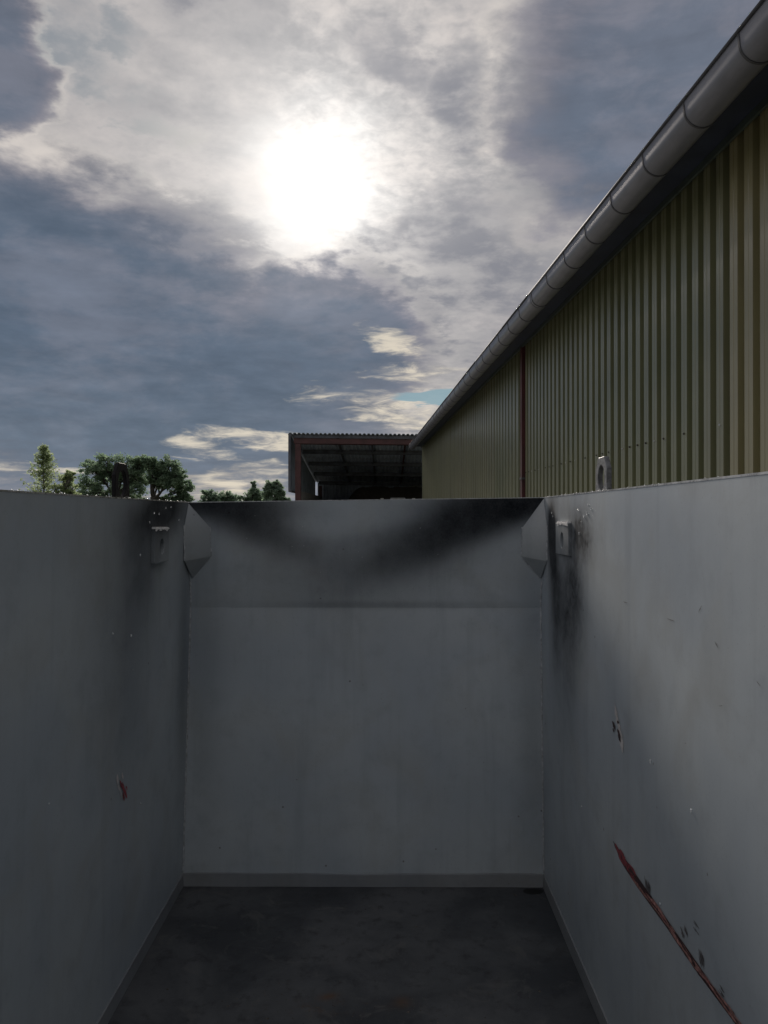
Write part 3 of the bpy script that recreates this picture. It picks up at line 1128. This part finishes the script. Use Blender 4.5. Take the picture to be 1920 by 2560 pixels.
gp = gut_prof()
g_joints = [S0, -1.0, 3.0, 8.98, 12.9, 16.9, 20.9, 24.9, 28.6]
for a_, b2 in zip(g_joints[:-1], g_joints[1:]):
    mb = MB()
    m_ = len(gp)
    for s_ in (a_ + .003, b2 - .003):
        mb.v += [H(l, s_, h) for l, h in gp]
    mb.f += [(i, i + 1, m_ + i + 1, m_ + i) for i in range(m_ - 1)]
    o = mb.build('gutter', M_gutter, hall, True)
    sl = o.modifiers.new('thick', 'SOLIDIFY')
    sl.thickness = .004
    es = o.modifiers.new('edges', 'EDGE_SPLIT')
    es.split_angle = R(40)
    mb = MB().tube([H(gp[0][0] - .004, a_ + .004, gp[0][1] + .004), H(gp[0][0] - .004, b2 - .004, gp[0][1] + .004)], .011, 10)
    mb.build('gutter_bead', M_brk, o, True)
# end cap
capm = MB()
capm.v += [H(l, 28.6, h) for l, h in gp]
capm.f.append(tuple(range(len(gp))))
capm.build('gutter_end_cap', M_gutter, hall)


def hoop(s_, wd, rr, mat, name):
    mb = MB()
    pr = [(GC_L + (rr) * math.cos(math.pi + math.pi * i / 20), GC_H + rr * math.sin(math.pi + math.pi * i / 20)) for i in range(21)]
    pr = [(GC_L - rr - .008, GC_H + .075)] + pr
    m_ = len(pr)
    for q_ in (s_ - wd / 2, s_ + wd / 2):
        mb.v += [H(l, q_, h) for l, h in pr]
    mb.f += [(i, i + 1, m_ + i + 1, m_ + i) for i in range(m_ - 1)]
    o = mb.build(name, mat, hall, True)
    sl = o.modifiers.new('thick', 'SOLIDIFY')
    sl.thickness = .005
    es = o.modifiers.new('edges', 'EDGE_SPLIT')
    es.split_angle = R(40)
    return o


sb = 4.47
sbs = [4.035 + .688 * i for i in range(-4, 36)]
for s_ in sbs:
    if s_ < 28.5:
        hoop(s_, .016, GR + .0045, M_brk, 'gutter_bracket')
for s_ in g_joints[1:-1]:
    hoop(s_, .12, GR + .0045, M_gutter, 'gutter_union')
# screws
SC = {}
scm = bpy.data.meshes.new('screw')
bm = bmesh.new()
bmesh.ops.create_cone(bm, cap_ends=True, segments=6, radius1=.0095, radius2=.007, depth=.010)
bm.to_mesh(scm)
bm.free()
scm.materials.append(M_screw)
scm2 = scm.copy()
scm2.materials[0] = simple('rusty_screw', (0.03, 0.026, 0.025), 0.6, 0, 0.3, 40)
rd = random.Random(3)
hb = H(LW, 8, GH)
s_ = S_PIPE - .09 - pit + .142
q_rot = (-hn).to_track_quat('Z', 'Y')
while s_ > S_DOOR - 1.5:
    if rd.random() < .85:
        o = bpy.data.objects.new('screw', scm if rd.random() < .5 else scm2)
        COL.objects.link(o)
        o.parent = hall
        o.location = H(LW - .056, s_, 0.650) - hb
        o.rotation_mode = 'QUATERNION'
        o.rotation_quaternion = q_rot
    s_ -= pit

# ------------------------------------------------------------------ open shed at the end of the yard
YS = 36.0
M_redst = simple('red_oxide_steel', (0.085, 0.037, 0.038), 0.6, 0, 0.3, 2)
M_under = simple('pale_roof_underside', (0.55, 0.63, 0.72), 0.85, 0, 0.2, 1.2)  # pale blue-grey; the veil of light inside the shed is in this colour
M_purl = simple('dark_purlin', (0.10, 0.11, 0.13), 0.8, 0, 0.3, 3)
M_clad = simple('grey_cladding', (0.24, 0.28, 0.33), 0.75, 0, 0.25, 1.5)
sx0 = (722 - VX) / F * YS
sx1 = sx0 + 15.0
zt0 = CAMZ + (VY - 1084) / F * YS
zt1 = zt0 - 15.0 * 4.0 / 330.0 * 0.9
YSB = YS + 12.5
zb = CAMZ + (VY - 1203) / F * YSB
shed = thing('open_shed', 'dark open-fronted shed with red-brown frame and corrugated roof', 'shed', ((sx0 + sx1) / 2, YS + 6, GZ))


def zr(x, y):
    return zt0 + (zt1 - zt0) * (x - sx0) / (sx1 - sx0) + (zb - zt0) * (y - YS) / (YSB - YS)


rf = MB()
nw = int((sx1 - sx0 + .1) / .205)
for i in range(nw * 6):
    ph = (i % 6)
    x = sx0 - .02 + (i / 6) * .205
    hh = (0, 0, .055, .06, .06, .055)[ph]
    rf.v += [Vector((x, YS - .25, zr(x, YS - .25) - .06 + hh)), Vector((x, YSB + .2, zr(x, YSB + .2) - .06 + hh))]
for i in range(nw * 6 - 1):
    rf.f.append((2 * i, 2 * i + 1, 2 * i + 3, 2 * i + 2))
o = rf.build('roof', M_under, shed)
so = o.modifiers.new('thick', 'SOLIDIFY')
so.thickness = .012


def bar(name, x0, x1, y0, y1, dz0, dz1, mat):
    p = []
    for d_ in (dz0, dz1):
        for x, y in ((x0, y0), (x1, y0), (x1, y1), (x0, y1)):
            p.append((x, y, zr(x, y) + d_))
    return MB().hexa(p).build(name, mat, shed)


bar('barge_board', sx0 + .24, sx1, YS - .12, YS - .08, -.215, -.075, M_purl)
bar('front_beam', sx0 + .24, sx1, YS - .06, YS + .16, -.47, -.22, M_redst)
for i in range(1, 5):
    y = YS + 3.0 * i + .05
    bar('purlin', sx0 + .3, sx1, y, y + .12, -.27, -.075, M_purl)
for k in range(4):
    x = sx0 + 2.25 + k * 1.62 * 1.0
    bar('rafter', x, x + .09, YS + .2, YSB, -.20, -.08, M_redst if k == 2 else M_purl)
for k in range(3):
    x = sx0 + .30 + k * 7.0
    MB().box(x, x + .26, YS - .05, YS + .2, GZ, zr(x, YS) - .475).build('post', M_redst, shed)
    MB().box(x, x + .2, YSB - .3, YSB - .1, GZ, zr(x, YSB) - .3).build('post', M_redst, shed)
# side cladding
cl = MB()
nwy = int((YSB - YS + .2) / .2)
for i in range(nwy * 4):
    y = YS - .2 + i * .05
    o_ = (0, .03, .03, 0)[i % 4]
    cl.v += [Vector((sx0 + .05 + o_, y, CAMZ + (VY - 1226) / F * YS)), Vector((sx0 + .05 + o_, y, zr(sx0, y) - .07))]
for i in range(nwy * 4 - 1):
    cl.f.append((2 * i, 2 * i + 2, 2 * i + 3, 2 * i + 1))
cl.build('side_cladding', M_clad, shed)
MB().box(sx0 + .0, sx0 + .11, YS - .24, YS - .20, CAMZ + (VY - 1226) / F * YS, zt0 - .02).build('corner_trim', M_purl, shed)
MB().box(sx0 + .0, sx0 + .14, YS - .2, YSB, CAMZ + (VY - 1230) / F * YS, CAMZ + (VY - 1226) / F * YS - .003).build('cladding_sill', M_purl, shed)
MB().box(sx0 + .32, sx0 + .46, YS + .6, YSB, GZ, CAMZ + (VY - 1226) / F * YS).build('low_side_wall', M_conc, shed)
bw = MB()
nwx = int((sx1 - sx0) / .2)
for i in range(nwx * 4):
    x = sx0 + .2 + i * .05
    o_ = (0, .03, .03, 0)[i % 4]
    bw.v += [Vector((x, YSB + .05 + o_, GZ)), Vector((x, YSB + .05 + o_, zr(x, YSB) - .1))]
for i in range(nwx * 4 - 1):
    bw.f.append((2 * i, 2 * i + 2, 2 * i + 3, 2 * i + 1))
bw.build('back_cladding', M_clad, shed)
MB().box(sx1 - .1, sx1, YS, YSB, GZ, zb - .2).build('side_wall', M_clad, shed)
pn = P(1020, 1204, YSB - .2)
MB().box(pn.x, pn.x + .9, YSB - .15, YSB - .05, GZ, pn.z).build('door', simple('grey_green_door', (0.20, 0.22, 0.21), 0.6), shed)

# heap inside
m_heap, n = new_mat('dark_heap')
setc(n, n.mix(n.noise(n.pos, 4, 6, 0.7), (0.02, 0.019, 0.017), (0.07, 0.062, 0.05)))
n.b.inputs['Roughness'].default_value = 0.95
bump(n, n.noise(n.pos, 12, 6, 0.7), 0.9, 0.1)
hp = MB()
gx, gy = 40, 16
rd = random.Random(5)
for j in range(gy + 1):
    for i in range(gx + 1):
        x = sx0 + .5 + i * (8.3 / gx)
        y = YS + 6.0 + j * (5.8 / gy)
        t = max(0, min(1, (x - sx0 - .6) / 2.6))
        f_ = min(1, j / 7)
        edge = 1 if i < gx - 4 else (gx - i) / 4
        hp.v.append(Vector((x, y, GZ + (0.9 + 2.75 * t * t * (3 - 2 * t)) * f_ * edge + rd.uniform(-.09, .09) * f_)))
for j in range(gy):
    for i in range(gx):
        k = j * (gx + 1) + i
        hp.f.append((k, k + 1, k + gx + 2, k + gx + 1))
ho = hp.build('heap', m_heap, None, True)
ho['label'] = 'dark loose heap piled against the back wall inside the open shed'
ho['category'] = 'heap'

# tractor whose roof just shows over the rim
TY = 40.0
tx = (995 - VX) / F * TY
tz = CAMZ + (VY - 1243.5) / F * TY
M_tr = simple('dark_green_tractor', (0.03, 0.07, 0.035), 0.4)
M_tyre = simple('tyre', (0.02, 0.02, 0.02), 0.85)
M_trroof = simple('pale_roof_paint', (0.42, 0.44, 0.46), 0.45)
m_gl, n = new_mat('cab_glass')
setc(n, (0.03, 0.04, 0.045))
n.b.inputs['Roughness'].default_value = 0.05
n.b.inputs['Transmission Weight'].default_value = 0.6
m_lamp = simple('lamp_glass', (0.75, 0.75, 0.72), 0.2)
tr = thing('tractor', 'tractor parked in the open shed, only its pale cab roof above the rim', 'tractor', (tx, TY + 1.2, GZ))
bevel(MB().box(tx - .40, tx + .40, TY + .5, TY + 1.9, tz - .16, tz).build('cab_roof', M_trroof, tr), .04, 3)
for sx in (-1, 1):
    for yy in (TY + .62, TY + 1.75):
        MB().box(tx + sx * .5 - .03, tx + sx * .5 + .03, yy - .03, yy + .03, GZ + 1.25, tz - .161).build('cab_post', M_tr, tr)
    MB().tube([(tx + sx * .53, TY + .6, tz - .12), (tx + sx * .80, TY + .45, tz - .10)], .018, 8).build('lamp_arm', M_tyre, tr)
    bevel(MB().box(tx + sx * .84 - .08, tx + sx * .84 + .08, TY + .40, TY + .48, tz - .13, tz - .03).build('work_lamp', m_lamp, tr), .01)
    # wheels
    for yy, rr, wd in ((TY + 1.7, .78, .42), (TY - .55, .52, .32)):
        mb = MB()
        xc = tx + sx * .78
        prof = [(-wd / 2, rr * .55), (-wd / 2, rr * .88), (-wd / 2 + .06, rr), (wd / 2 - .06, rr), (wd / 2, rr * .88), (wd / 2, rr * .55)]
        NN = 28
        for i in range(NN):
            t = 2 * math.pi * i / NN
            for (a_, r_) in prof:
                r2 = r_ * (1.03 if (i % 2 and r_ == rr) else 1)
                mb.v.append(Vector((xc + a_, yy + r2 * math.cos(t), GZ + .02 + rr + r2 * math.sin(t))))
        for i in range(NN):
            for j in range(5):
                a0, b0 = i * 6 + j, ((i + 1) % NN) * 6 + j
                mb.f.append((a0, a0 + 1, b0 + 1, b0))
        wh = mb.build('wheel', M_tyre, tr)
        MB().tube([(xc - wd * .3, yy, GZ + .02 + rr), (xc + wd * .3, yy, GZ + .02 + rr)], rr * .56, 20).build('rim', M_trroof, wh)
bevel(MB().box(tx - .34, tx + .34, TY - 1.0, TY + .55, GZ + .75, GZ + 1.55).build('bonnet', M_tr, tr), .09, 3)
MB().box(tx - .48, tx + .48, TY + .56, TY + 1.80, GZ + .7, GZ + 1.24).build('cab_base', M_tr, tr)
MB().box(tx - .46, tx + .46, TY + .60, TY + .615, GZ + 1.26, tz - .165).build('windscreen', m_gl, tr)
MB().box(tx - .46, tx + .46, TY + 1.76, TY + 1.775, GZ + 1.26, tz - .165).build('rear_window', m_gl, tr)


# ------------------------------------------------------------------ trees
def leaf_mat(name, c0, c1, trans=0.35):
    m, n = new_mat(name)
    a = n.noise(n.pos, 0.55, 3, 0.6)
    rnd_ = E(n, n.g.outputs['Random Per Island'])
    c = n.mix((n.smooth(a, 0.35, 0.65) * 0.6 + rnd_ * 0.4), c0, c1)
    setc(n, c)
    n.b.inputs['Roughness'].default_value = 0.6
    tr_ = n.node('ShaderNodeBsdfTranslucent')
    n.link(n.scale_col(c, 1.9), tr_.inputs[0])
    mx = n.node('ShaderNodeMixShader')
    mx.inputs[0].default_value = trans
    n.link(n.b.outputs[0], mx.inputs[1])
    n.link(tr_.outputs[0], mx.inputs[2])
    n.link(mx.outputs[0], n.out.inputs[0])
    return m


M_bark = simple('dark_bark', (0.045, 0.040, 0.034), 0.9, 0, 0.3, 2)
M_birchbark = simple('grey_bark', (0.13, 0.125, 0.11), 0.9, 0, 0.3, 2)
M_oak = leaf_mat('oak_leaf', (0.09, 0.142, 0.10), (0.16, 0.22, 0.14), 0.55)
M_birch = leaf_mat('birch_leaf', (0.17, 0.22, 0.12), (0.26, 0.31, 0.17), 0.55)
M_farl = leaf_mat('far_leaf', (0.12, 0.175, 0.135), (0.18, 0.24, 0.165), 0.55)


def leaves(mb, rnd, c, rad, count, size):
    """a clump of small leaf faces in an ellipsoid"""
    for _ in range(count):
        d = Vector((rnd.gauss(0, 1), rnd.gauss(0, 1), rnd.gauss(0, 1)))
        if d.length < 1e-4:
            continue
        d.normalize()
        r = rnd.random() ** 0.45
        p = Vector(c) + Vector((d.x * rad[0], d.y * rad[1], d.z * rad[2])) * r
        a = Vector((rnd.gauss(0, 1), rnd.gauss(0, 1), rnd.gauss(0, .7))).normalized()
        b = a.cross(Vector((rnd.gauss(0, 1), rnd.gauss(0, 1), rnd.gauss(0, 1)))).normalized()
        s = size * rnd.uniform(.6, 1.35)
        mb.add([p - a * s, p + b * s * .55, p + a * s, p - b * s * .55], [(0, 1, 2, 3)])


def limb(mb, rnd, p0, p1, r0, r1, n=6, wob=.12):
    p0, p1 = Vector(p0), Vector(p1)
    L_ = (p1 - p0).length
    pts = []
    for i in range(n + 1):
        t = i / n
        w_ = L_ * wob * math.sin(math.pi * t) * 0.6
        pts.append(p0.lerp(p1, t) + Vector((rnd.uniform(-1, 1), rnd.uniform(-1, 1), rnd.uniform(-.3, .6))) * w_ * .5)
    mb.tube(pts, [r0 + (r1 - r0) * i / n for i in range(n + 1)], 6)
    return pts


def crown_tree(name, label, cat, Y, trunk_px, blobs, mat, bark, lsize, clumps_per, leaf_per, seed, fork=1205, r0=.45, group=None):
    """blobs: (px, py, half-width px, half-height px) lobes of the crown; each lobe is filled with leaf clumps on its limbs"""
    rnd = random.Random(seed)
    k = Y / F
    base = P(trunk_px, 1300, Y)
    base.z = GZ
    t = thing(name, label, cat, base, group)
    tm, cm = MB(), MB()
    fk = P(trunk_px + rnd.uniform(-3, 3), fork, Y)
    fk.z = max(fk.z, GZ + 1.5)
    limb(tm, rnd, base, fk, r0, r0 * .72, 6, .04)
    for (bx, by, bw_, bh) in blobs:
        c = P(bx, by, Y) + Vector((0, rnd.uniform(-1, 1) * bw_ * k * .6, 0))
        w_, h_ = bw_ * k, bh * k
        tip = c + Vector((0, 0, h_ * .3))
        pts = limb(tm, rnd, fk.lerp(base, rnd.uniform(0, .25)), tip, r0 * .42, .05, 8, .22)
        for q_ in range(clumps_per):
            d = Vector((rnd.gauss(0, 1), rnd.gauss(0, 1), rnd.gauss(0, 1))).normalized()
            r = rnd.random() ** .30 * (1.12 if rnd.random() < .8 else 1.38)
            cc = c + Vector((d.x * w_, d.y * w_ * .9, d.z * h_)) * r * .86
            o_ = rnd.choice(pts[3:])
            limb(tm, rnd, o_, cc, .07, .02, 3, .15)
            cr = min(w_, h_) * rnd.uniform(.18, .46)
            leaves(cm, rnd, cc, (cr * 1.25, cr * 1.25, cr * .85), leaf_per, lsize)
    tm.build('trunk', bark, t, True)
    cm.build('crown', mat, t)
    return t


crown_tree('oak_tree', 'broad dark oak behind the black lifting lug', 'tree', 125, 285,
           [(232, 1178, 34, 30), (218, 1218, 34, 28), (270, 1160, 36, 28), (312, 1165, 38, 30), (345, 1190, 30, 34), (285, 1205, 50, 34), (330, 1232, 42, 26), (245, 1245, 46, 26), (350, 1156, 22, 18)],
           M_oak, M_bark, .19, 40, 50, 11, 1240, .55)
crown_tree('oak_tree', 'rounded dark oak with visible forked limbs, beside the left rim corner', 'tree', 122, 381,
           [(400, 1160, 30, 24), (425, 1172, 28, 24), (385, 1182, 24, 28), (448, 1190, 24, 24), (458, 1222, 22, 22), (430, 1210, 30, 22), (398, 1205, 24, 18), (462, 1245, 18, 16), (430, 1246, 30, 14), (372, 1155, 16, 16)],
           M_oak, M_bark, .19, 32, 50, 12, 1243, .6)


def spire_tree(name, label, Y, px, top, base_y, hw, mat, bark, seed, density, lsize, cat='tree', group=None):
    """narrow open tree: stem with many short rising twigs carrying leaves"""
    rnd = random.Random(seed)
    k = Y / F
    b = P(px, 1300, Y)
    b.z = GZ
    t = thing(name, label, cat, b, group)
    tp = P(px + 3, top, Y)
    tm, cm = MB(), MB()
    stem = limb(tm, rnd, b, tp, .14, .02, 12, .03)
    zb_ = CAMZ + (VY - base_y) * k
    for i in range(density):
        u = rnd.random() ** .8
        z = zb_ + (tp.z - zb_) * u
        f_ = (z - b.z) / (tp.z - b.z)
        o_ = Vector(b).lerp(tp, f_)
        w_ = hw * k * (1 - u) ** .85 * rnd.uniform(.25, 1.15) + .12
        a = rnd.uniform(0, 2 * math.pi)
        e_ = o_ + Vector((math.cos(a) * w_, math.sin(a) * w_, w_ * rnd.uniform(.3, .9)))
        limb(tm, rnd, o_, e_, .022, .008, 3, .2)
        for q_ in range(4):
            c = o_.lerp(e_, .3 + .24 * q_)
            leaves(cm, rnd, c, (.20, .20, .26), 5, lsize)
    tm.build('trunk', bark, t, True)
    cm.build('crown', mat, t)
    return t


spire_tree('birch_tree', 'slender pale green birch, the tallest at far left', 88, 105, 1112, 1262, 54, M_birch, M_birchbark, 21, 190, .13)
crown_tree('willow_bush', 'pale green bush between the birch and the oaks', 'bush', 90, 158, [(160, 1205, 22, 24), (176, 1190, 16, 14), (140, 1228, 22, 18), (180, 1228, 22, 26), (160, 1245, 30, 18)], M_birch, M_birchbark, .13, 22, 40, 22, 1260, .12)
crown_tree('hedge_bush', 'low pale bush at the left edge beside the birch', 'bush', 90, 48, [(45, 1252, 20, 12), (62, 1246, 12, 12), (85, 1250, 18, 14), (30, 1256, 12, 8)], M_birch, M_birchbark, .15, 9, 22, 23, 1268, .06)
crown_tree('round_tree', 'small round far tree right of the oaks', 'tree', 190, 523, [(522, 1240, 22, 16), (512, 1252, 18, 14), (535, 1250, 16, 14), (522, 1262, 26, 12)], M_farl, M_bark, .30, 24, 40, 31, 1262, .3)
crown_tree('round_tree', 'small round far tree in the middle of the distant row', 'tree', 195, 572, [(570, 1240, 20, 15), (582, 1250, 14, 14), (560, 1252, 14, 12), (572, 1264, 24, 12)], M_farl, M_bark, .30, 24, 40, 32, 1264, .3)
crown_tree('round_tree', 'dark far tree with a thin spike beside the willow', 'tree', 185, 632, [(632, 1234, 20, 16), (612, 1246, 18, 12), (650, 1240, 18, 16), (634, 1214, 6, 12), (630, 1258, 36, 14)], M_farl, M_bark, .28, 24, 40, 33, 1260, .3)
crown_tree('willow_tree', 'feathery far tree next to the red shed post', 'tree', 170, 685, [(672, 1218, 13, 18), (692, 1214, 12, 16), (684, 1232, 24, 22), (700, 1232, 14, 22), (665, 1240, 14, 18), (712, 1252, 12, 10), (686, 1254, 30, 16)], M_farl, M_bark, .24, 26, 40, 34, 1258, .3)
